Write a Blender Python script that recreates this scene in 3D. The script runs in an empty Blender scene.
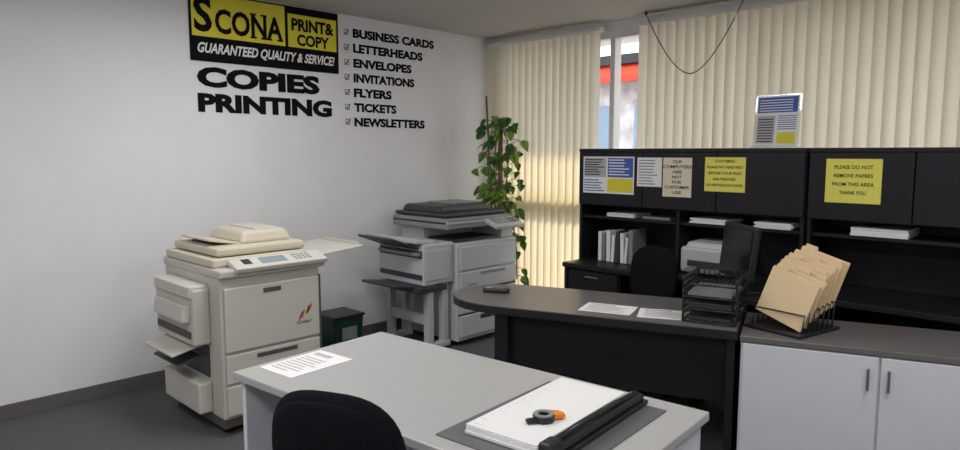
import bpy, bmesh, math, random
from mathutils import Vector, Matrix, Euler
random.seed(7)
S=bpy.context.scene
S.view_settings.view_transform='Standard'
S.view_settings.look='None'
S.view_settings.exposure=0.0
R=math.radians
# ---------------------------------------------------------------- materials
MATS={}
def mat(name,col,rough=.5,metal=0,noise=0.0,scale=20,bump=0.0,emit=None,es=0,trans=0,stretch=None,spec=None):
    if name in MATS: return MATS[name]
    m=bpy.data.materials.new(name); m.use_nodes=True
    nt=m.node_tree; b=nt.nodes['Principled BSDF']
    b.inputs['Base Color'].default_value=(*col,1)
    b.inputs['Roughness'].default_value=rough
    b.inputs['Metallic'].default_value=metal
    if spec is not None: b.inputs['Specular IOR Level'].default_value=spec
    if noise or bump:
        tc=nt.nodes.new('ShaderNodeTexCoord'); n=nt.nodes.new('ShaderNodeTexNoise')
        n.inputs['Scale'].default_value=scale; n.inputs['Detail'].default_value=4
        if stretch:
            mp=nt.nodes.new('ShaderNodeMapping'); mp.inputs['Scale'].default_value=stretch
            nt.links.new(tc.outputs['Object'],mp.inputs['Vector']); nt.links.new(mp.outputs['Vector'],n.inputs['Vector'])
        else: nt.links.new(tc.outputs['Object'],n.inputs['Vector'])
        if noise:
            cr=nt.nodes.new('ShaderNodeValToRGB')
            cr.color_ramp.elements[0].position=.3; cr.color_ramp.elements[1].position=.7
            cr.color_ramp.elements[0].color=(*[c*(1-noise) for c in col],1)
            cr.color_ramp.elements[1].color=(*[min(1,c*(1+noise)) for c in col],1)
            nt.links.new(n.outputs['Fac'],cr.inputs['Fac']); nt.links.new(cr.outputs['Color'],b.inputs['Base Color'])
        if bump:
            bp=nt.nodes.new('ShaderNodeBump'); bp.inputs['Strength'].default_value=bump; bp.inputs['Distance'].default_value=.01
            nt.links.new(n.outputs['Fac'],bp.inputs['Height']); nt.links.new(bp.outputs['Normal'],b.inputs['Normal'])
    if emit:
        b.inputs['Emission Color'].default_value=(*emit,1); b.inputs['Emission Strength'].default_value=es
    if trans:
        t=nt.nodes.new('ShaderNodeBsdfTranslucent'); t.inputs['Color'].default_value=(*col,1)
        mx=nt.nodes.new('ShaderNodeMixShader'); mx.inputs['Fac'].default_value=trans
        out=nt.nodes['Material Output']
        nt.links.new(b.outputs[0],mx.inputs[1]); nt.links.new(t.outputs[0],mx.inputs[2]); nt.links.new(mx.outputs[0],out.inputs[0])
    MATS[name]=m; return m
WALL=mat('wall_paint',(.78,.78,.79),.8,noise=.02,scale=3,bump=.02)
CEIL=mat('ceiling_paint',(.50,.475,.46),.9,noise=.04,scale=30,bump=.1)
FLOOR=mat('carpet',(.085,.085,.09),.95,noise=.35,scale=220,bump=.3)
TRIM=mat('dark_rubber_base',(.12,.11,.11),.6)
BLIND=mat('blind_vinyl',(.80,.745,.63),.6,trans=.5)
ALU=mat('window_aluminium',(.75,.75,.74),.4,.2)
BLACK=mat('black_laminate',(.012,.011,.014),.5,noise=.1,scale=8,spec=.3)
BLACKP=mat('black_plastic',(.012,.012,.014),.4)
FABRIC=mat('black_fabric',(.008,.008,.011),.95,noise=.35,scale=300,bump=.3,spec=.1)
WHITEL=mat('white_laminate',(.64,.66,.70),.45,noise=.015,scale=5)
DESKTOP=mat('grey_white_laminate',(.41,.41,.40),.32,noise=.02,scale=40)
GREYTOP=mat('grey_laminate',(.135,.126,.122),.3,noise=.04,scale=60)
PAD=mat('desk_blotter',(.11,.11,.115),.55,noise=.05,scale=80)
PAPER=mat('paper',(.80,.80,.78),.8)
PAPERG=mat('paper_print',(.45,.45,.46),.8)
INK=mat('ink',(.02,.02,.022),.7,spec=.1)
VBLK=mat('vinyl_letter_black',(.006,.006,.008),.8,spec=.1)
YEL=mat('sign_yellow',(.72,.63,.035),.6)
YPAP=mat('yellow_paper',(.76,.72,.13),.8)
BPAP=mat('cream_paper',(.74,.66,.50),.8)
BLUE=mat('chart_blue',(.05,.12,.42),.7)
BEIGE=mat('copier_beige',(.50,.485,.43),.5,noise=.02,scale=10)
BEIGE2=mat('copier_beige_light',(.55,.535,.48),.5)
CREAM=mat('copier_cream_lid',(.57,.52,.41),.5)
BSEAM=mat('copier_seam',(.08,.07,.065),.7)
LG=mat('office_machine_white',(.52,.53,.55),.45,noise=.01,scale=10)
MG=mat('office_machine_grey',(.24,.25,.26),.45)
DG=mat('office_machine_dark',(.04,.044,.052),.45)
SCR=mat('lcd_screen',(.01,.012,.018),.15)
PSCR=mat('panel_screen',(.25,.32,.36),.2)
MANILA=mat('manila',(.74,.57,.34),.8)
ORANGE=mat('orange_plastic',(.80,.25,.03),.4)
CHROME=mat('chrome',(.6,.6,.62),.2,1)
GREEN=mat('leaf_green',(.06,.17,.03),.5,noise=.4,scale=15,trans=.25)
GREEN2=mat('leaf_light',(.20,.36,.07),.5,noise=.3,scale=15,trans=.3)
STEM=mat('stem_green',(.10,.16,.04),.6)
WOOD=mat('stake_wood',(.20,.12,.06),.8,noise=.2,scale=30)
POT=mat('terracotta',(.35,.15,.08),.8,noise=.1)
SOIL=mat('soil',(.03,.02,.015),1)
DGREEN=mat('dark_green_plastic',(.006,.035,.028),.5)
RED=mat('awning_red',(.62,.05,.02),.7,noise=.1,scale=2)
GLS=mat('storefront_glass',(.20,.28,.38),.2)
BRICK=mat('outside_brick',(.50,.47,.48),.9,noise=.35,scale=3)
CONC=mat('sidewalk',(.35,.34,.33),.9,noise=.1,scale=2)
LAMP=mat('fluorescent_diffuser',(.9,.9,.9),.5,emit=(1,.98,.98),es=14.5)
WHT=mat('white_plastic',(.75,.75,.75),.4)
def clear(name,tc,ro,fac):
    m=bpy.data.materials.new(name); m.use_nodes=True
    nt=m.node_tree; nt.nodes.remove(nt.nodes['Principled BSDF'])
    tr=nt.nodes.new('ShaderNodeBsdfTransparent'); tr.inputs['Color'].default_value=tc
    gl=nt.nodes.new('ShaderNodeBsdfGlossy'); gl.inputs['Roughness'].default_value=ro
    mx=nt.nodes.new('ShaderNodeMixShader'); mx.inputs['Fac'].default_value=fac
    nt.links.new(tr.outputs[0],mx.inputs[1]); nt.links.new(gl.outputs[0],mx.inputs[2]); nt.links.new(mx.outputs[0],nt.nodes['Material Output'].inputs[0])
    return m
GLASS=clear('window_glass',(1,1,1,1),.02,.06); ACR=clear('clear_acrylic',(.9,.92,.94,1),.05,.10)

X=Vector((1,0,0)); Y=Vector((0,1,0)); Z=Vector((0,0,1))
# ---------------------------------------------------------------- builder
class B:
    def __init__(s,name,loc=(0,0,0),rot=0,world=False):
        s.name=name; s.bm=bmesh.new(); s.mats=[]; s.M=Matrix.Translation(loc)@Matrix.Rotation(R(rot),4,'Z'); s.world=world
    def mi(s,m):
        if m not in s.mats: s.mats.append(m)
        return s.mats.index(m)
    def merge(s,t,m,M=None,smooth=False):
        if M is not None: bmesh.ops.transform(t,matrix=M,verts=t.verts)
        i=s.mi(m); vm={}
        for v in t.verts: vm[v]=s.bm.verts.new(v.co)
        for f in t.faces:
            try: nf=s.bm.faces.new([vm[v] for v in f.verts])
            except ValueError: continue
            nf.material_index=i; nf.smooth=smooth
        t.free()
    def box(s,c,size,m,bev=0.004,rot=(0,0,0),taper=None):
        t=bmesh.new(); bmesh.ops.create_cube(t,size=1)
        for v in t.verts:
            v.co=Vector((v.co.x*size[0],v.co.y*size[1],v.co.z*size[2]))
            if taper and v.co.z>0: v.co.x*=taper[0]; v.co.y*=taper[1]
        if bev:
            bev=min(bev,min(size)*.45)
            bmesh.ops.bevel(t,geom=list(t.edges),offset=bev,segments=2,profile=.5,affect='EDGES')
        s.merge(t,m,Matrix.Translation(c)@Euler([R(a) for a in rot]).to_matrix().to_4x4())
    def bb(s,x0,x1,y0,y1,z0,z1,m,bev=.004):
        s.box(((x0+x1)/2,(y0+y1)/2,(z0+z1)/2),(x1-x0,y1-y0,z1-z0),m,bev)
    def cyl(s,p0,p1,r,m,r2=None,n=16):
        p0=Vector(p0);p1=Vector(p1); d=p1-p0
        t=bmesh.new(); bmesh.ops.create_cone(t,cap_ends=True,segments=n,radius1=r,radius2=r if r2 is None else r2,depth=d.length)
        q=d.to_track_quat('Z','Y').to_matrix().to_4x4()
        s.merge(t,m,Matrix.Translation((p0+p1)/2)@q,smooth=n>8)
    def tube(s,pts,r,m,n=8):
        pts=[Vector(p) for p in pts]; t=bmesh.new(); rings=[]
        for i,p in enumerate(pts):
            d=(pts[min(i+1,len(pts)-1)]-pts[max(i-1,0)]).normalized()
            a=d.cross(Z if abs(d.z)<.9 else X).normalized(); b=d.cross(a)
            rings.append([t.verts.new(p+r*(math.cos(k*2*math.pi/n)*a+math.sin(k*2*math.pi/n)*b)) for k in range(n)])
        for i in range(len(rings)-1):
            for k in range(n): t.faces.new([rings[i][k],rings[i][(k+1)%n],rings[i+1][(k+1)%n],rings[i+1][k]])
        t.faces.new(rings[0][::-1]); t.faces.new(rings[-1])
        s.merge(t,m,smooth=True)
    def prism(s,poly,h0,h1,m,axis='z',bev=0):
        t=bmesh.new(); n=len(poly)
        def P(a,b,h): return {'z':(a,b,h),'y':(a,h,b),'x':(h,a,b)}[axis]
        lo=[t.verts.new(P(a,b,h0)) for a,b in poly]; hi=[t.verts.new(P(a,b,h1)) for a,b in poly]
        t.faces.new(lo[::-1]); t.faces.new(hi)
        for i in range(n): t.faces.new([lo[i],lo[(i+1)%n],hi[(i+1)%n],hi[i]])
        bmesh.ops.recalc_face_normals(t,faces=t.faces)
        if bev: bmesh.ops.bevel(t,geom=list(t.edges),offset=bev,segments=2,profile=.5,affect='EDGES')
        s.merge(t,m)
    def pad(s,c,w,h,th,m,e=.6,bend=0,rot=(0,0,0)):
        t=bmesh.new(); N=40; K=8
        def se(v): return math.copysign(abs(v)**e,v)
        for side in (-1,1):
            prev=None; cen=t.verts.new((0,side*th/2,0))
            for k in range(1,K+1):
                r=math.sin(k/K*math.pi/2); ring=[]
                for i in range(N):
                    a=2*math.pi*i/N; x=w/2*se(math.cos(a))*r; z=h/2*se(math.sin(a))*r
                    ring.append(t.verts.new((x,side*th/2*(1-r**4)**.5+0,z)))
                for i in range(N):
                    j=(i+1)%N
                    if prev is None: t.faces.new([cen,ring[i],ring[j]])
                    else: t.faces.new([prev[i],ring[i],ring[j],prev[j]])
                prev=ring
        bmesh.ops.remove_doubles(t,verts=t.verts,dist=1e-5)
        for v in t.verts: v.co.y+=bend*v.co.x**2
        bmesh.ops.recalc_face_normals(t,faces=t.faces)
        s.merge(t,m,Matrix.Translation(c)@Euler([R(a) for a in rot]).to_matrix().to_4x4(),smooth=True)
    def quad(s,o,ux,uy,w,h,m):
        o=Vector(o);i=s.mi(m)
        v=[s.bm.verts.new(p) for p in (o,o+ux*w,o+ux*w+uy*h,o+uy*h)]
        f=s.bm.faces.new(v); f.material_index=i
    def text(s,txt,o,ux,uy,w,h,m,bold=.02,shear=0):
        cu=bpy.data.curves.new('t','FONT'); cu.body=txt; cu.offset=bold; cu.shear=shear; cu.resolution_u=3
        ob=bpy.data.objects.new('t',cu); S.collection.objects.link(ob)
        bpy.context.view_layer.update()
        me=bpy.data.meshes.new_from_object(ob.evaluated_get(bpy.context.evaluated_depsgraph_get()))
        xs=[v.co.x for v in me.vertices]; ys=[v.co.y for v in me.vertices]
        x0,x1,y0,y1=min(xs),max(xs),min(ys),max(ys); o=Vector(o); i=s.mi(m)
        vs=[s.bm.verts.new(o+ux*((v.co.x-x0)/(x1-x0)*w)+uy*((v.co.y-y0)/(y1-y0)*h)) for v in me.vertices]
        for p in me.polygons:
            try: f=s.bm.faces.new([vs[k] for k in p.vertices]); f.material_index=i
            except ValueError: pass
        bpy.data.objects.remove(ob); bpy.data.curves.remove(cu); bpy.data.meshes.remove(me)
    def lines(s,o,ux,uy,w,h,n,m,lw=.4):
        for k in range(n):
            ww=w*random.uniform(.6,1)
            s.quad(Vector(o)+uy*(h*(k+.3)/n),ux,uy,ww,h/n*lw,m)
    def done(s):
        me=bpy.data.meshes.new(s.name)
        if s.world:
            vs=[v.co for v in s.bm.verts]
            c=Vector(((min(v.x for v in vs)+max(v.x for v in vs))/2,(min(v.y for v in vs)+max(v.y for v in vs))/2,min(v.z for v in vs)))
            bmesh.ops.translate(s.bm,vec=-c,verts=s.bm.verts); s.M=Matrix.Translation(c)
        s.bm.to_mesh(me); s.bm.free()
        for m in s.mats: me.materials.append(m)
        ob=bpy.data.objects.new(s.name,me); S.collection.objects.link(ob); ob.matrix_world=s.M
        return ob
def W(name): return B(name,world=True)

CH=2.72; RX=6.2; RY=-6.6
# ---------------------------------------------------------------- room
b=W('floor'); b.bb(-.15,RX+.15,RY-.15,.15,-.1,0,FLOOR,0); b.done()
b=W('ceiling'); b.bb(-.15,RX+.15,RY-.15,.15,CH,CH+.1,CEIL,0); b.done()
b=W('wall_left'); b.bb(-.15,0,RY,.15,0,CH,WALL,0); b.done()
b=W('wall_right'); b.bb(RX,RX+.15,RY,.15,0,CH,WALL,0); b.done()
b=W('wall_front'); b.bb(0,RX,RY-.15,RY,0,CH,WALL,0); b.done()
b=W('wall_back'); b.bb(0,RX,0,.15,0,.12,WALL,0); b.bb(0,RX,0,.15,2.64,CH,WALL,0); b.bb(5.3,RX,0,.15,.12,2.64,WALL,0); b.bb(0,.10,0,.15,.12,2.64,WALL,0); b.done()
b=W('baseboard_left'); b.bb(.001,.012,RY,0,0,.09,TRIM,.002); b.done()
b=W('baseboard_back'); b.bb(.013,RX,-.012,-.001,0,.09,TRIM,.002); b.done()
b=W('window_1')
b.bb(.10,5.3,.02,.12,.12,.18,ALU); b.bb(.10,5.3,.02,.12,2.58,2.64,ALU)
for x in (.125,1.40,2.70,4.0,5.27): b.bb(x-.025,x+.025,.02,.12,.18,2.58,ALU)
b.quad((.11,.07,.18),X,Z,5.18,2.4,GLASS)
b.done()
def blinds(name,x0,x1):
    b=W(name)
    b.bb(x0-.01,x1+.02,-.125,-.05,2.63,2.67,WHT,.004)
    x=x0+.04
    while x<x1-.01:
        th=R(44+random.uniform(-9,7)); w=.096
        t=bmesh.new(); cols=[]
        zb=.13+random.uniform(-.004,.004)
        for k in range(5):
            q=(k/4-.5)
            lx=q*w; ly=.010*(1-4*q*q)
            px=x+lx*math.cos(th)-ly*math.sin(th); py=-.088+lx*math.sin(th)+ly*math.cos(th)
            cols.append((t.verts.new((px,py,zb)),t.verts.new((px,py,2.63))))
        for k in range(4): t.faces.new([cols[k][0],cols[k+1][0],cols[k+1][1],cols[k][1]])
        b.merge(t,BLIND,smooth=True)
        x+=.082
    return b.done()
blinds('vertical_blinds',.02,1.34); blinds('vertical_blinds',1.74,5.3)
# hanging cable
b=W('hanging_cable')
pts=[]
for k in range(25):
    u=k/24; x=1.83+.80*u; z=2.70-.50*(1-abs(2*u-1)**1.8)
    pts.append((x,-.16+.02*math.sin(6*u),z))
b.tube(pts,.004,BLACKP); b.cyl((1.83,-.16,2.695),(1.83,-.16,2.719),.012,BLACKP); b.cyl((2.63,-.16,2.695),(2.63,-.16,2.719),.012,BLACKP)
b.done()
# outside
b=W('sidewalk'); b.bb(-14,16,.2,20,-.3,-.12,CONC,0); b.done()
b=W('added_sun_shade'); b.bb(-1,6.5,.16,1.25,2.74,2.84,ALU,.01); b.done()  # added out-of-view slab, shades the upper blinds so only the lower part is sunlit
b=W('storefront_building')
b.bb(-12,12,9,14,-.12,3.7,BRICK,0)
for k in range(12):
    x=-11.5+k*1.9
    b.bb(x,x+1.4,8.95,9,.6,2.7,GLS,.01); b.bb(x+.68,x+.72,8.9,8.96,.6,2.7,ALU,0)
b.bb(-12,12,8.85,9,3.66,3.88,BLACKP,0)
b.prism([(8.5,3.3),(9,3.3),(9,3.66)],-12,12,RED,axis='x')
b.bb(-12,12,8.45,8.52,3.2,3.33,RED,0)
b.done()
b=W('window_banner'); b.bb(.14,1.34,.0,.008,1.02,1.2,YEL,0); b.done()
for (x,y) in ((1.7,-3.1),(2.3,-5.1),(4.7,-2.4),(4.6,-5.4)):
    b=W('ceiling_light'); b.bb(x-.62,x+.62,y-.32,y+.32,2.68,2.7199,WHT,.004)
    b.quad((x-.58,y+.28,2.678),X,-Y,1.16,.56,LAMP); b.done()

# ---------------------------------------------------------------- wall sign
b=W('shop_sign')
b.bb(.001,.012,-3.07,-1.86,2.235,2.712,VBLK,.002)
f=.0135
b.quad((f,-3.055,2.405),Y,Z,.715,.295,YEL)
b.quad((f,-2.315,2.405),Y,Z,.435,.25,YEL)
f2=f+.002
b.text('S',(f2,-3.04,2.435),Y,Z,.13,.24,VBLK,.03)
b.text('CONA',(f2,-2.89,2.435),Y,Z,.53,.175,VBLK,.03)
def serif(y,z,w): b.quad((f2+.0005,y-w/2,z),Y,Z,w,.014,VBLK)
for y in (-2.60,-2.515,-2.475,-2.385): serif(y,2.432,.05)
serif(-2.60,2.599,.05); serif(-2.515,2.599,.05)
b.text('PRINT&',(f2,-2.285,2.53),Y,Z,.38,.095,VBLK,.04)
b.text('COPY',(f2,-2.24,2.42),Y,Z,.29,.09,VBLK,.04)
b.text('GUARANTEED QUALITY & SERVICE!',(f,-3.02,2.28),Y,Z,1.12,.085,PAPER,.03,shear=.3)
b.done()
b=W('wall_lettering')
b.text('COPIES',(.003,-3.03,2.055),Y,Z,.99,.145,VBLK,.055)
b.text('PRINTING',(.003,-3.03,1.88),Y,Z,1.10,.135,VBLK,.055)
b.done()
rows=[('BUSINESS CARDS',.90),('LETTERHEADS',.76),('ENVELOPES',.63),('INVITATIONS',.66),('FLYERS',.40),('TICKETS',.45),('NEWSLETTERS',.78)]
b=W('services_list_lettering')
for k,(t,w) in enumerate(rows):
    z=2.583-.1217*k-.04
    b.text(t,(.003,-1.71,z),Y,Z,w,.075,VBLK,.05)
    for (dy,dz,w2,h2) in ((0,0,.045,.007),(0,.04,.045,.007),(0,0,.007,.045),(.04,0,.007,.045)):
        b.quad((.003,-1.80+dy,z+.015+dz),Y,Z,w2,h2,MG)
    b.quad((.003,-1.79,z+.035),(Y*.5-Z*.5).normalized(),(Y+Z).normalized(),.02,.007,VBLK)
    b.quad((.003,-1.78,z+.02),(Y*.6+Z*.8).normalized(),(Y*-.8+Z*.6).normalized(),.055,.007,VBLK)
b.done()

# ---------------------------------------------------------------- beige copier
b=B('beige_photocopier',(.84,-3.14,0))
for sx in (-.3,.3):
    for sy in (-.28,.22): b.cyl((sx,sy-.015,.025),(sx,sy+.015,.025),.025,BLACKP)
b.bb(-.37,.36,-.335,.285,.045,.10,BSEAM)
b.bb(-.38,.375,-.34,.29,.10,.92,BEIGE,.012)
b.bb(.375,.39,-.32,.28,.12,.29,BEIGE2,.006)
b.bb(.375,.39,-.32,.28,.305,.47,BEIGE2,.006)
for z in (.26,.44): b.bb(.385,.394,-.14,.12,z-.012,z+.012,BSEAM,.003)
b.bb(.375,.392,-.32,.28,.485,.85,BEIGE2,.008)
b.bb(.39,.396,-.09,.02,.80,.825,BSEAM,.002)
b.bb(.389,.393,.273,.287,.12,.86,BSEAM,0)
for k,c in enumerate((RED,BLUE,YEL,DGREEN,RED)):
    b.quad((.3935,.13+.016*k,.60+.01*k),Y,(Z+Y*.4).normalized(),.012,.05,c)
b.text('Color',(.3935,.12,.575),Y,Z,.10,.02,INK,.01)
b.bb(-.38,.40,-.35,.32,.905,.955,BEIGE,.012)
b.bb(-.36,.30,-.34,.26,.955,1.005,CREAM,.012)
b.box((.365,.03,.965),(.13,.58,.03),BEIGE2,.006,rot=(0,18,0))
for k in range(4):
    for j in range(3): b.box((.34+.025*j,.13+.03*k,.989-.008*j),(.014,.02,.006),MG,.002,rot=(0,18,0))
b.box((.365,-.01,.982),(.07,.16,.004),PSCR,.001,rot=(0,18,0))
b.box((.36,-.17,.982),(.06,.05,.006),DGREEN,.001,rot=(0,18,0))
b.box((-.03,-.02,1.035),(.60,.56,.05),CREAM,.015)
b.box((-.05,.06,1.095),(.46,.34,.075),CREAM,.02,taper=(.9,.82))
b.box((-.05,.09,1.135),(.34,.16,.012),BEIGE2,.004)
b.box((-.05,-.18,1.075),(.40,.22,.012),CREAM,.004,rot=(-10,0,0))
b.box((-.05,-.14,1.063),(.30,.20,.01),BSEAM,.003)
b.box((.08,.48,.975),(.50,.36,.014),BEIGE2,.004,rot=(5,0,0))
b.bb(-.1,.2,.30,.38,.92,.958,MG,.004)
b.box((.08,.64,1.0),(.44,.02,.03),BEIGE,.004)
b.bb(-.28,.25,-.44,-.34,.52,.84,BEIGE,.012)
b.bb(-.25,.22,-.448,-.438,.56,.60,BSEAM,.001)
b.bb(-.26,.24,-.42,-.34,.12,.30,BEIGE2,.012)
b.bb(-.24,.22,-.35,-.335,.32,.50,DG,.002)
b.box((-.02,-.45,.49),(.40,.18,.014),BEIGE2,.004,rot=(12,0,0))
b.box((-.02,-.43,.42),(.36,.14,.012),DG,.004,rot=(14,0,0))
b.bb(-.26,.24,-.455,-.34,.79,.86,BEIGE2,.01)
b.box((.0,-.455,.70),(.42,.05,.10),BEIGE2,.01,rot=(-8,0,0))
b.done()

# ---------------------------------------------------------------- grey copier
b=B('multifunction_photocopier',(.5,-.99,0))
for sx in (-.28,.28):
    for sy in (-.28,.28): b.cyl((sx,sy-.012,.025),(sx,sy+.012,.025),.025,BLACKP)
b.bb(-.35,.36,-.35,.37,.045,.86,LG,.012)
b.bb(.36,.378,-.33,.35,.08,.26,LG,.008); b.bb(.36,.378,-.33,.35,.275,.45,LG,.008)
for z in (.225,.415): b.bb(.372,.381,-.10,.16,z-.02,z+.02,DG,.004)
b.bb(.358,.366,-.34,.36,.262,.274,DG,0); b.bb(.358,.366,-.34,.36,.452,.466,DG,0)
b.bb(.36,.382,-.33,.35,.47,.62,LG,.008)
b.bb(.378,.386,-.1,.2,.585,.61,MG,.003)
b.bb(.36,.378,-.33,.35,.635,.83,LG,.012)
b.text('imager',(.383,-.25,.50),Y,Z,.12,.025,BLUE,.01)
b.bb(-.35,-.05,-.35,.37,.86,1.0,LG,.006)
b.bb(-.05,.30,-.30,.20,.865,.885,DG,.003)
b.bb(-.05,.32,.22,.37,.86,1.0,LG,.008)
b.bb(-.36,.34,-.44,.31,.975,1.065,MG,.014)
b.bb(-.36,.345,-.44,.31,1.02,1.035,LG,.002)
b.bb(-.35,.30,-.42,.30,1.07,1.10,DG,.012)
b.box((-.06,-.08,1.128),(.50,.60,.06),DG,.02,taper=(.9,.93))
b.box((-.06,.02,1.163),(.34,.34,.012),MG,.004)
b.box((.40,.17,1.0),(.17,.36,.035),LG,.01,rot=(0,20,0))
b.box((.40,.11,1.021),(.10,.16,.004),PSCR,.001,rot=(0,20,0))
for k in range(4):
    for j in range(3): b.box((.37+.03*j,.22+.03*k,1.032-.011*j),(.016,.018,.006),DG,.002,rot=(0,20,0))
# finisher
b.bb(-.24,.33,-.68,-.36,.55,.88,LG,.014)
b.box((.05,-.64,.895),(.52,.20,.04),LG,.01,rot=(-8,0,0))
b.bb(.33,.338,-.66,-.40,.59,.83,LG,.003)
b.bb(-.22,.31,-.688,-.675,.77,.83,DG,.002); b.bb(-.22,.31,-.688,-.675,.60,.64,DG,.002)
b.box((.05,-.80,.89),(.44,.30,.018),DG,.006,rot=(-20,0,0))
b.box((.05,-.79,.90),(.30,.28,.012),MG,.004,rot=(-20,0,0))
b.bb(-.20,.30,-.72,-.66,.79,.815,MG,.004)
b.box((.06,-.76,.55),(.42,.34,.02),DG,.006,rot=(-8,0,0))
b.box((.08,-.58,.52),(.5,.30,.05),DG,.01)
for sx in (-.2,.28):
    b.bb(sx-.03,sx+.03,-.62,-.56,.05,.55,LG,.006); b.bb(sx-.03,sx+.03,-.46,-.40,.05,.55,LG,.006)
    b.bb(sx-.035,sx+.035,-.76,-.38,.025,.07,LG,.008)
    b.cyl((sx-.02,-.73,.02),(sx+.02,-.73,.02),.02,BLACKP)
b.bb(-.2,.28,-.61,-.57,.22,.30,LG,.004)
b.bb(-.2,.25,.37,.385,.15,.75,LG,.005)
b.done()

b=B('recycling_bin',(.22,-2.05,0))
b.box((0,0,.15),(.26,.26,.30),DGREEN,.012,taper=(1.08,1.08)); b.box((0,0,.302),(.30,.30,.02),BLACKP,.006)
b.box((0,0,.306),(.24,.24,.016),DG,.004); b.quad((.145,-.07,.12),Y,Z,.14,.10,MG); b.done()

# ---------------------------------------------------------------- plant
b=B('potted_pothos',(.38,-.36,0))
b.cyl((0,0,0),(0,0,.26),.12,POT,.16,24); b.cyl((0,0,.22),(0,0,.27),.172,POT,.172,24); b.cyl((0,0,.262),(0,0,.274),.155,SOIL,n=24)
b.cyl((.0,.0,.1),(-.07,-.07,2.12),.009,WOOD); b.cyl((.03,.02,.1),(.02,.03,1.9),.022,WOOD)
def leaf(p,d,n,l,m):
    d=d.normalized(); sdir=d.cross(n).normalized(); n=sdir.cross(d)
    t=bmesh.new()
    prof=[(-.08,.0),(-.12,.22),(.05,.40),(.30,.42),(.6,.28),(.85,.11),(1,0)]
    mid=[t.verts.new(p+d*(l*a)-n*(l*.25*max(a,0)**2)) for a,_ in prof]
    for sg in (-1,1):
        side=[t.verts.new(p+d*(l*a)+sdir*(sg*w*l*.9)+n*(l*.10*w-l*.25*max(a,0)**2)) for a,w in prof[1:-1]]
        for k in range(len(side)-1):
            t.faces.new([mid[k+1],mid[k+2],side[k+1],side[k]])
        t.faces.new([mid[0],mid[1],side[0]]); t.faces.new([mid[-2],mid[-1],side[-1]])
    b.merge(t,m,smooth=True)
def vine(pts,n,spread,lmin,lmax):
    pts=[Vector(p) for p in pts]; b.tube(pts,.006,STEM,6)
    for k in range(n):
        u=random.random()*(len(pts)-1); i=int(u); p=pts[i].lerp(pts[min(i+1,len(pts)-1)],u-i)
        a=random.uniform(0,6.283); d=Vector((math.cos(a),math.sin(a),random.uniform(-.8,.3)))
        q=p+Vector((d.x,d.y,random.uniform(-.2,.4)))*random.uniform(.03,spread)
        q.x=max(q.x,-.24); q.y=min(q.y,.12)
        b.tube([p,p.lerp(q,.5)+Z*.02,q],.003,STEM,4)
        l=random.uniform(lmin,lmax)
        dd=Vector((d.x,d.y,d.z-.5))
        if q.x<-.15: dd.x=abs(dd.x)
        if q.y>.03: dd.y=-abs(dd.y)
        nn=Vector((random.uniform(.1,.8),random.uniform(-.9,-.1),.8))
        leaf(q,dd,nn,l,GREEN if random.random()<.6 else GREEN2)
vine([(0,0,.27),(.03,-.03,.7),(.02,.0,1.1),(-.02,-.02,1.5),(.03,.0,1.9)],40,.20,.08,.13)
vine([(.02,0,1.0),(-.08,-.02,1.3),(-.1,-.03,1.6),(.0,-.02,1.93)],44,.24,.08,.13)
vine([(.05,-.02,1.88),(.12,.02,1.7),(.14,.0,1.45),(.12,.0,1.2)],34,.18,.07,.12)
vine([(.10,.02,1.2),(.17,.05,.95),(.20,.06,.7),(.22,.05,.4)],26,.08,.06,.11)
b.done()

# ---------------------------------------------------------------- hutch workstation
def hutch(name,x0,x1,peds):
    b=W(name)
    b.bb(x0,x1,-.92,-.18,.715,.75,BLACK,.004)
    b.bb(x0+.01,x0+.035,-.90,-.18,0,.715,BLACK,.002); b.bb(x1-.035,x1-.01,-.90,-.18,0,.715,BLACK,.002)
    b.bb(x0+.035,x1-.035,-.22,-.20,.2,.715,BLACK,.002)
    for (a,c) in peds:
        b.bb(a,c,-.88,-.25,.04,.713,BLACK,.003)
        for z0,z1 in ((.06,.27),(.285,.49),(.505,.70)):
            b.bb(a+.01,c-.01,-.898,-.88,z0,z1,BLACK,.004); b.bb((a+c)/2-.06,(a+c)/2+.06,-.912,-.90,(z0+z1)/2+.05,(z0+z1)/2+.062,CHROME,.002)
    for x in (x0,(x0+x1)/2-.011,x1-.022): b.bb(x,x+.022,-.70,-.34,.75,1.60,BLACK,.002)
    b.bb(x0,x1,-.72,-.34,1.60,1.625,BLACK,.003)
    b.bb(x0,x1,-.70,-.34,1.19,1.21,BLACK,.002); b.bb(x0,x1,-.68,-.34,1.085,1.105,BLACK,.002)
    b.bb(x0,x1,-.34,-.325,.75,1.6,BLACK,.002)
    n=3; w=(x1-x0)/n
    for k in range(n): b.bb(x0+k*w+.003,x0+(k+1)*w-.003,-.718,-.70,1.195,1.598,BLACK,.004)
    return b
b=hutch('hutch_desk',1.60,3.30,[(1.635,2.10)]); b.done()
b=hutch('hutch_desk',3.32,5.0,[(4.5,4.96)]); b.done()
b=W('computer_stand'); b.bb(2.82,3.30,-1.24,-.93,.715,.75,BLACK); b.bb(2.84,2.86,-1.22,-.94,0,.715,BLACK,.002); b.bb(3.26,3.28,-1.22,-.94,0,.715,BLACK,.002); b.bb(2.86,3.26,-.96,-.94,.3,.715,BLACK,.002); b.done()
yf=-.7195
def notice(name,x0,x1,z0,z1,m):
    b=W(name); b.bb(x0,x1,yf-.0015,yf,z0,z1,m,0); return b
o=yf-.0025
b=notice('rate_chart',1.645,2.10,1.285,1.565,PAPER)
b.quad((1.655,o,1.41),X,Z,.20,.145,PAPERG); b.quad((1.87,o,1.30),X,Z,.22,.10,YEL); b.quad((1.87,o,1.41),X,Z,.22,.145,BLUE)
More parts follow.
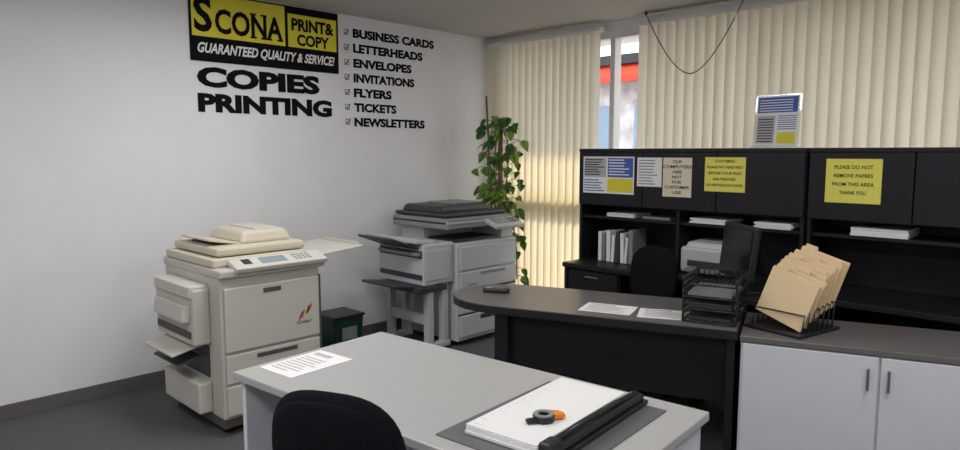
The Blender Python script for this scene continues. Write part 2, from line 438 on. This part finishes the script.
b.lines((1.66,o-.001,1.42),X,Z,.18,.13,7,INK); b.lines((1.655,o,1.295),X,Z,.20,.10,5,BLUE); b.lines((1.88,o-.001,1.42),X,Z,.19,.13,6,PAPER); b.done()
b=notice('price_list',2.125,2.325,1.35,1.56,PAPER); b.lines((2.14,o,1.36),X,Z,.17,.19,9,MG,.35); b.done()
b=notice('customer_notice',2.335,2.555,1.285,1.56,BPAP)
for k,t in enumerate(('OUR','COMPUTERS','ARE','NOT','FOR','CUSTOMER','USE')): 
    w=.024*len(t); b.text(t,(2.445-w/2,o,1.522-.036*k),X,Z,w,.022,INK,.02)
b.done()
b=notice('yellow_notice',2.65,2.93,1.335,1.565,YPAP)
for k,t in enumerate(('CUSTOMERS:','PLEASE PAY HERE FIRST','BEFORE YOUR FILES','ARE PRINTED.','NO REFUNDS ON COPIES')):
    w=min(.012*len(t)+.02,.25); b.text(t,(2.79-w/2,o,1.53-.04*k),X,Z,w,.018,INK,.015)
b.done()
b=notice('yellow_notice',3.42,3.72,1.30,1.56,YPAP)
for k,t in enumerate(('PLEASE DO NOT','REMOVE PAPERS','FROM THIS AREA','THANK YOU')):
    w=.016*len(t); b.text(t,(3.57-w/2,o,1.50-.05*k),X,Z,w,.022,INK,.015)
b.done()
b=B('acrylic_sign_holder',(3.05,-.55,1.625),-4)
b.box((0,0,.006),(.30,.10,.012),ACR,.002); b.box((0,.0,.18),(.30,.006,.34),ACR,.001,rot=(-6,0,0))
rm=Matrix.Rotation(R(-6),3,'X'); n6=rm@Z; fo=rm@(-Y); base=Vector((0,0,.18))+fo*.004
def bq(dx,dz,w,h,m,l=0): b.quad(base+X*dx+n6*dz+fo*.0008*l,X,n6,w,h,m)
bq(-.14,-.165,.28,.325,PAPER); bq(-.13,.05,.26,.10,BLUE,1); bq(-.13,-.15,.12,.18,PAPERG,1); bq(.01,-.15,.12,.07,YEL,1)
for k in range(5): bq(-.12,.06+.017*k,.22,.006,PAPER,2)
for k in range(7): bq(.01,-.06+.014*k,.12,.005,BLUE,2)
for k in range(9): bq(-.12,-.14+.018*k,.10,.006,INK,2)
b.done()
for (x,w,h,m) in ((1.95,.24,.03,PAPER),(2.25,.22,.02,PSCR),(2.66,.26,.035,PAPER),(3.1,.24,.04,PAPER),(3.7,.3,.05,PAPER),(4.45,.26,.04,PSCR)):
    b=W('paper_stack')
    for k in range(3): 
        dx=random.uniform(-.01,.01); b.bb(x-w/2+dx,x+w/2+dx,-.67+random.uniform(0,.01),-.40,1.106+h*k/3,1.106+h*(k+1)/3-.001,m,.001)
    b.done()
b=W('file_binders')
x=1.76
for k,(w,h,m,t) in enumerate(((.03,.23,PAPER,0),(.02,.22,MG,3),(.035,.24,PAPER,0),(.025,.21,PAPER,6),(.03,.24,DG,0),(.03,.23,PAPER,-3),(.02,.20,PAPER,8),(.035,.26,MG,0))):
    b.box((x+w/2,-.57,.75+h/2+.003),(w,.20,h),m,.003,rot=(0,t*.5,0)); x+=w+.012
b.done()
b=B('desktop_printer',(2.67,-.55,.75))
b.box((0,0,.10),(.38,.32,.18),LG,.02); b.box((0,0,.20),(.34,.28,.05),LG,.015,taper=(.9,.85)); b.box((0,.02,.228),(.24,.14,.01),MG,.003)
b.bb(-.13,.13,-.168,-.158,.06,.10,DG,.002); b.box((0,-.19,.045),(.24,.14,.01),MG,.003,rot=(6,0,0)); b.box((0,.0,.005),(.34,.28,.01),DG,.002)
b.box((.14,-.158,.16),(.06,.01,.03),DG,.002); b.done()
b=B('lcd_monitor',(3.05,-1.09,.75),-40)
b.box((0,.04,.008),(.20,.17,.016),BLACKP,.006); b.box((0,.07,.11),(.06,.03,.2),BLACKP,.006)
b.box((0,.02,.25),(.40,.045,.33),BLACKP,.012,rot=(-6,0,0)); b.box((0,-.006,.253),(.355,.003,.27),SCR,.001,rot=(-6,0,0)); b.box((0,.05,.24),(.26,.05,.2),BLACKP,.02,rot=(-6,0,0))
b.done()

# ---------------------------------------------------------------- task chairs
def chair(name,loc,rot,top,bw=.44,bh=.42,seat=.46):
    b=B(name,loc,rot)
    for k in range(5):
        a=2*math.pi*k/5+.3; c=Vector((math.cos(a),math.sin(a),0))
        q=c*.27
        b.tube([Vector((0,0,.11)),c*.12+Z*.10,q+Z*.075],.02,BLACKP,8)
        s=Vector((-c.y,c.x,0)); 
        for g in (-1,1): b.cyl(q+s*(g*.014-.009)+Z*.028,q+s*(g*.014+.009)+Z*.028,.028,BLACKP,n=12)
        b.cyl(q+Z*.03,q+Z*.08,.009,BLACKP,n=8)
    b.cyl((0,0,.08),(0,0,.26),.028,BLACKP); b.cyl((0,0,.24),(0,0,seat-.05),.016,CHROME); b.box((0,0,seat-.055),(.18,.22,.03),BLACKP,.006)
    b.pad((0,.02,seat),.48,.46,.09,FABRIC,e=.65,rot=(90,0,0))
    b.tube([(0,-.08,seat-.06),(0,-.24,seat-.07),(0,-.285,seat),(0,-.30,top-bh*.45)],.02,BLACKP)
    b.pad((0,-.265,top-bh/2),bw,bh,.08,FABRIC,e=.72,bend=.55,rot=(6,0,0))
    b.pad((0,-.292,top-bh/2),bw*.92,bh*.9,.035,FABRIC,e=.72,bend=.55,rot=(6,0,0))
    return b.done()
chair('office_chair',(3.10,-3.83,0),25,.94,bw=.44,bh=.46)
chair('office_chair',(2.46,-1.34,0),172,.98,bw=.38,bh=.40)

# ---------------------------------------------------------------- desk with curved end
P=(3.466,-1.987,0)
b=B('peninsula_desk',P,19.5)
def outline(ins=0):
    pts=[(0-ins,0+ins)]
    pts.append((-1.25,ins))
    for k in range(1,18):
        a=-math.pi/2-math.pi*k/18
        pts.append((-1.25+(.40-ins)*math.copysign(abs(math.cos(a))**.9,math.cos(a)),.325+(.325-ins)*math.sin(a)))
    pts.append((-1.25,.65-ins)); pts.append((-ins,.65-ins)); return pts
b.prism(outline(),.708,.748,BLACKP,bev=0); b.prism(outline(.006),.7485,.752,GREYTOP)
b.bb(-.05,-.012,.02,.62,0,.708,BLACK,.003)
b.bb(-1.2,-.05,.09,.11,.36,.708,BLACK,.002)
b.bb(-1.28,-1.20,.04,.60,0,.708,BLACK,.003)
b.done()
def D2(s,t,z=0):
    a=R(19.5); return (P[0]+s*math.cos(a)-t*math.sin(a),P[1]+s*math.sin(a)+t*math.cos(a),z)
b=B('storage_cabinet',D2(.015,0),19.5)
b.bb(0,1.15,.01,.50,.05,.705,WHITEL,.004); b.bb(.03,1.12,.04,.47,0,.05,TRIM,.002); b.bb(-.005,1.16,-.005,.52,.705,.735,GREYTOP,.004)
for k in range(2): b.bb(.01+k*.57,.57+k*.57,-.004,.01,.06,.70,WHITEL,.003)
for x in (.53,.61): b.bb(x-.006,x+.006,-.02,-.004,.55,.65,CHROME,.002)
b.done()
b=B('letter_tray',D2(-.13,.24,.752),14)
for k in range(4):
    z=.008+k*.062
    b.tube([(-.125,-.165,z),(.125,-.165,z),(.125,.165,z),(-.125,.165,z),(-.125,-.165,z)],.005,BLACKP,6)
    b.tube([(-.125,-.165,z+.032),(-.125,.165,z+.032),(.125,.165,z+.032),(.125,-.165,z+.032)],.005,BLACKP,6)
    for i in range(13): b.tube([(-.12+.02*i,-.165,z),(-.12+.02*i,.165,z)],.0028,BLACKP,4)
    for i in range(10):
        for sx in (-.125,.125): b.tube([(sx,-.165+.0366*i,z),(sx,-.165+.0366*i,z+.032)],.003,BLACKP,4)
    for i in range(10):
        b.tube([(-.12+.0266*i,.165,z),(-.12+.0266*i,.165,z+.032)],.003,BLACKP,4)
    if k<3: b.bb(-.105,.105,-.145,.14,z+.004,z+(.02 if k!=1 else .03),DG if k!=2 else MG,.001)
for sx in (-.127,.127):
    for sy in (-.14,.14): b.cyl((sx,sy,0),(sx,sy,.235),.006,BLACKP,n=8)
b.done()
# folder rack
b=B('folder_sorter',D2(.23,.25,.735),-12)
b.box((0,0,.008),(.30,.34,.016),BLACKP,.003)
for k in range(7):
    y=-.13+.043*k; h=.20+.012*k
    b.tube([(-.13,y,.01),(-.13,y+.02,h*.5),(.13,y+.02,h*.5),(.13,y,.01)],.004,BLACKP,6)
for k in range(7):
    y=-.115+.043*k; dz=.02+.013*k; roll=14+random.uniform(-4,4)
    M=Matrix.Translation((-.01,y,.02+dz))@Euler((R(-9),R(roll),R(random.uniform(-5,5)))).to_matrix().to_4x4()
    for q in range(2):
        t=bmesh.new(); bmesh.ops.create_cube(t,size=1)
        for v in t.verts: v.co=Vector((v.co.x*.25,v.co.y*.0025+q*.007,v.co.z*.23+.13+(.008 if q else 0)))
        b.merge(t,MANILA,M)
    t=bmesh.new(); bmesh.ops.create_cube(t,size=1)
    for v in t.verts: v.co=Vector((v.co.x*.235,v.co.y*.003+.0035,v.co.z*.22+.128))
    b.merge(t,PAPER,M)
    t=bmesh.new(); bmesh.ops.create_cube(t,size=1); sx=-.08+.08*(k%3)
    for v in t.verts: v.co=Vector((v.co.x*(.07 if v.co.z<0 else .06)+sx,v.co.y*.0025+.007,v.co.z*.02+.26))
    b.merge(t,MANILA,M)
b.done()
def sheet(name,loc,rot,w,h,n=8,th=.0015):
    b=B(name,loc,rot); b.box((0,0,th/2),(w,h,th),PAPER,0)
    b.lines((-w*.4,-h*.4,th+.0005),X,Y,w*.8,h*.62,n,PAPERG,.4); b.quad((-w*.4,h*.3,th+.0005),X,Y,w*.5,h*.1,PAPERG); b.done()
sheet('paper_sheet',(2.76,-2.02,.7525),19,.28,.21); sheet('paper_sheet',(3.05,-1.92,.7525),26,.28,.21)
b=B('cordless_phone',(2.03,-2.13,.7525),30)
b.box((0,0,.014),(.16,.055,.028),BLACKP,.01); b.box((-.045,0,.029),(.04,.035,.004),PSCR,.001)
for i in range(4):
    for j in range(3): b.box((-.01+.018*i,-.014+.014*j,.029),(.01,.009,.004),MG,.001)
b.done()

# ---------------------------------------------------------------- white desk foreground
D1=(2.245,-3.165,0); DR=5
b=B('white_office_desk',D1,DR)
L=1.59
b.bb(0,L,-.775,0,.718,.75,DESKTOP,.005)
b.bb(.02,.045,-.75,-.02,0,.718,WHITEL,.003); b.bb(L-.045,L-.02,-.75,-.02,0,.718,WHITEL,.003)
b.bb(.045,L-.045,-.06,-.04,.12,.718,WHITEL,.002)
b.bb(1.20,L-.045,-.73,-.08,.05,.71,WHITEL,.003)
for z0,z1 in ((.07,.36),(.375,.53),(.545,.70)):
    b.bb(1.21,L-.055,-.748,-.73,z0,z1,WHITEL,.004); b.bb(1.32,1.45,-.765,-.75,z1-.05,z1-.035,CHROME,.003)
b.done()
b=B('desk_blotter',(3.525,-3.455,.7505),5); b.box((0,0,.002),(.46,.62,.004),PAD,.001); b.done()
b=B('paper_trimmer',(3.49,-3.43,.755),6)
b.box((.03,0,.006),(.33,.56,.012),WHT,.003)
for k in range(3): b.box((-.01+random.uniform(-.003,.003),random.uniform(-.004,.004),.0147+.005*k),(.255,.545,.0045),PAPER,.001)
for k in range(12): b.quad((-.125,-.25+.042*k,.0277),X,Y,.02 if k%3 else .04,.0015,PAPERG)
b.box((.165,0,.008),(.065,.58,.016),BLACKP,.003); b.box((.165,0,.028),(.05,.56,.026),BLACKP,.012)
b.box((.150,0,.041),(.006,.52,.003),MG,.001)
b.box((.165,-.27,.042),(.045,.07,.03),BLACKP,.01)
b.tube([(.165,-.26,.05),(.168,-.10,.055),(.168,.10,.052),(.165,.26,.04)],.009,BLACKP,8)
b.done()
def ring(b,c,ro,ri,h,m):
    t=bmesh.new(); n=28; V=[]
    for k in range(n):
        a=2*math.pi*k/n; ca,sa=math.cos(a),math.sin(a)
        V.append([t.verts.new((c[0]+r*ca,c[1]+r*sa,z)) for r,z in ((ro,c[2]),(ro,c[2]+h),(ri,c[2]+h),(ri,c[2]))])
    for k in range(n):
        j=(k+1)%n
        for q in range(4): t.faces.new([V[k][q],V[j][q],V[j][(q+1)%4],V[k][(q+1)%4]])
    b.merge(t,m,smooth=False)
b=B('tape_dispenser',(3.535,-3.53,.783),60)
ring(b,(0,0,0),.034,.023,.018,BLACKP); ring(b,(.0,0,.018),.031,.018,.005,MG)
b.box((.046,.0,.010),(.046,.026,.018),ORANGE,.006); b.box((.036,.026,.010),(.055,.016,.018),ORANGE,.006,rot=(0,0,-25)); b.box((-.044,-.012,.008),(.035,.024,.014),BLACKP,.006)
b.done()
sheet('flyer_sheet',(2.43,-3.68,.7505),5,.21,.30)

# ---------------------------------------------------------------- world & sun
w=bpy.data.worlds.new('world'); S.world=w; w.use_nodes=True
bg=w.node_tree.nodes['Background']; bg.inputs[0].default_value=(.90,.95,1,1); bg.inputs[1].default_value=2.9
sd=bpy.data.lights.new('sun','SUN'); sd.energy=4.5; sd.angle=R(3); sd.color=(1,.80,.42)
so=bpy.data.objects.new('sun',sd); S.collection.objects.link(so); so.rotation_euler=Vector((.30,-.80,-.72)).to_track_quat('-Z','Y').to_euler()
# ---------------------------------------------------------------- camera
cd=bpy.data.cameras.new('camera'); cd.sensor_width=36; cd.lens=680*36/960; cd.clip_start=.05
co=bpy.data.objects.new('camera',cd); S.collection.objects.link(co)
co.location=(4.80,-5.10,1.6); co.rotation_euler=(R(90-6.13),0,R(44.4)); S.camera=co
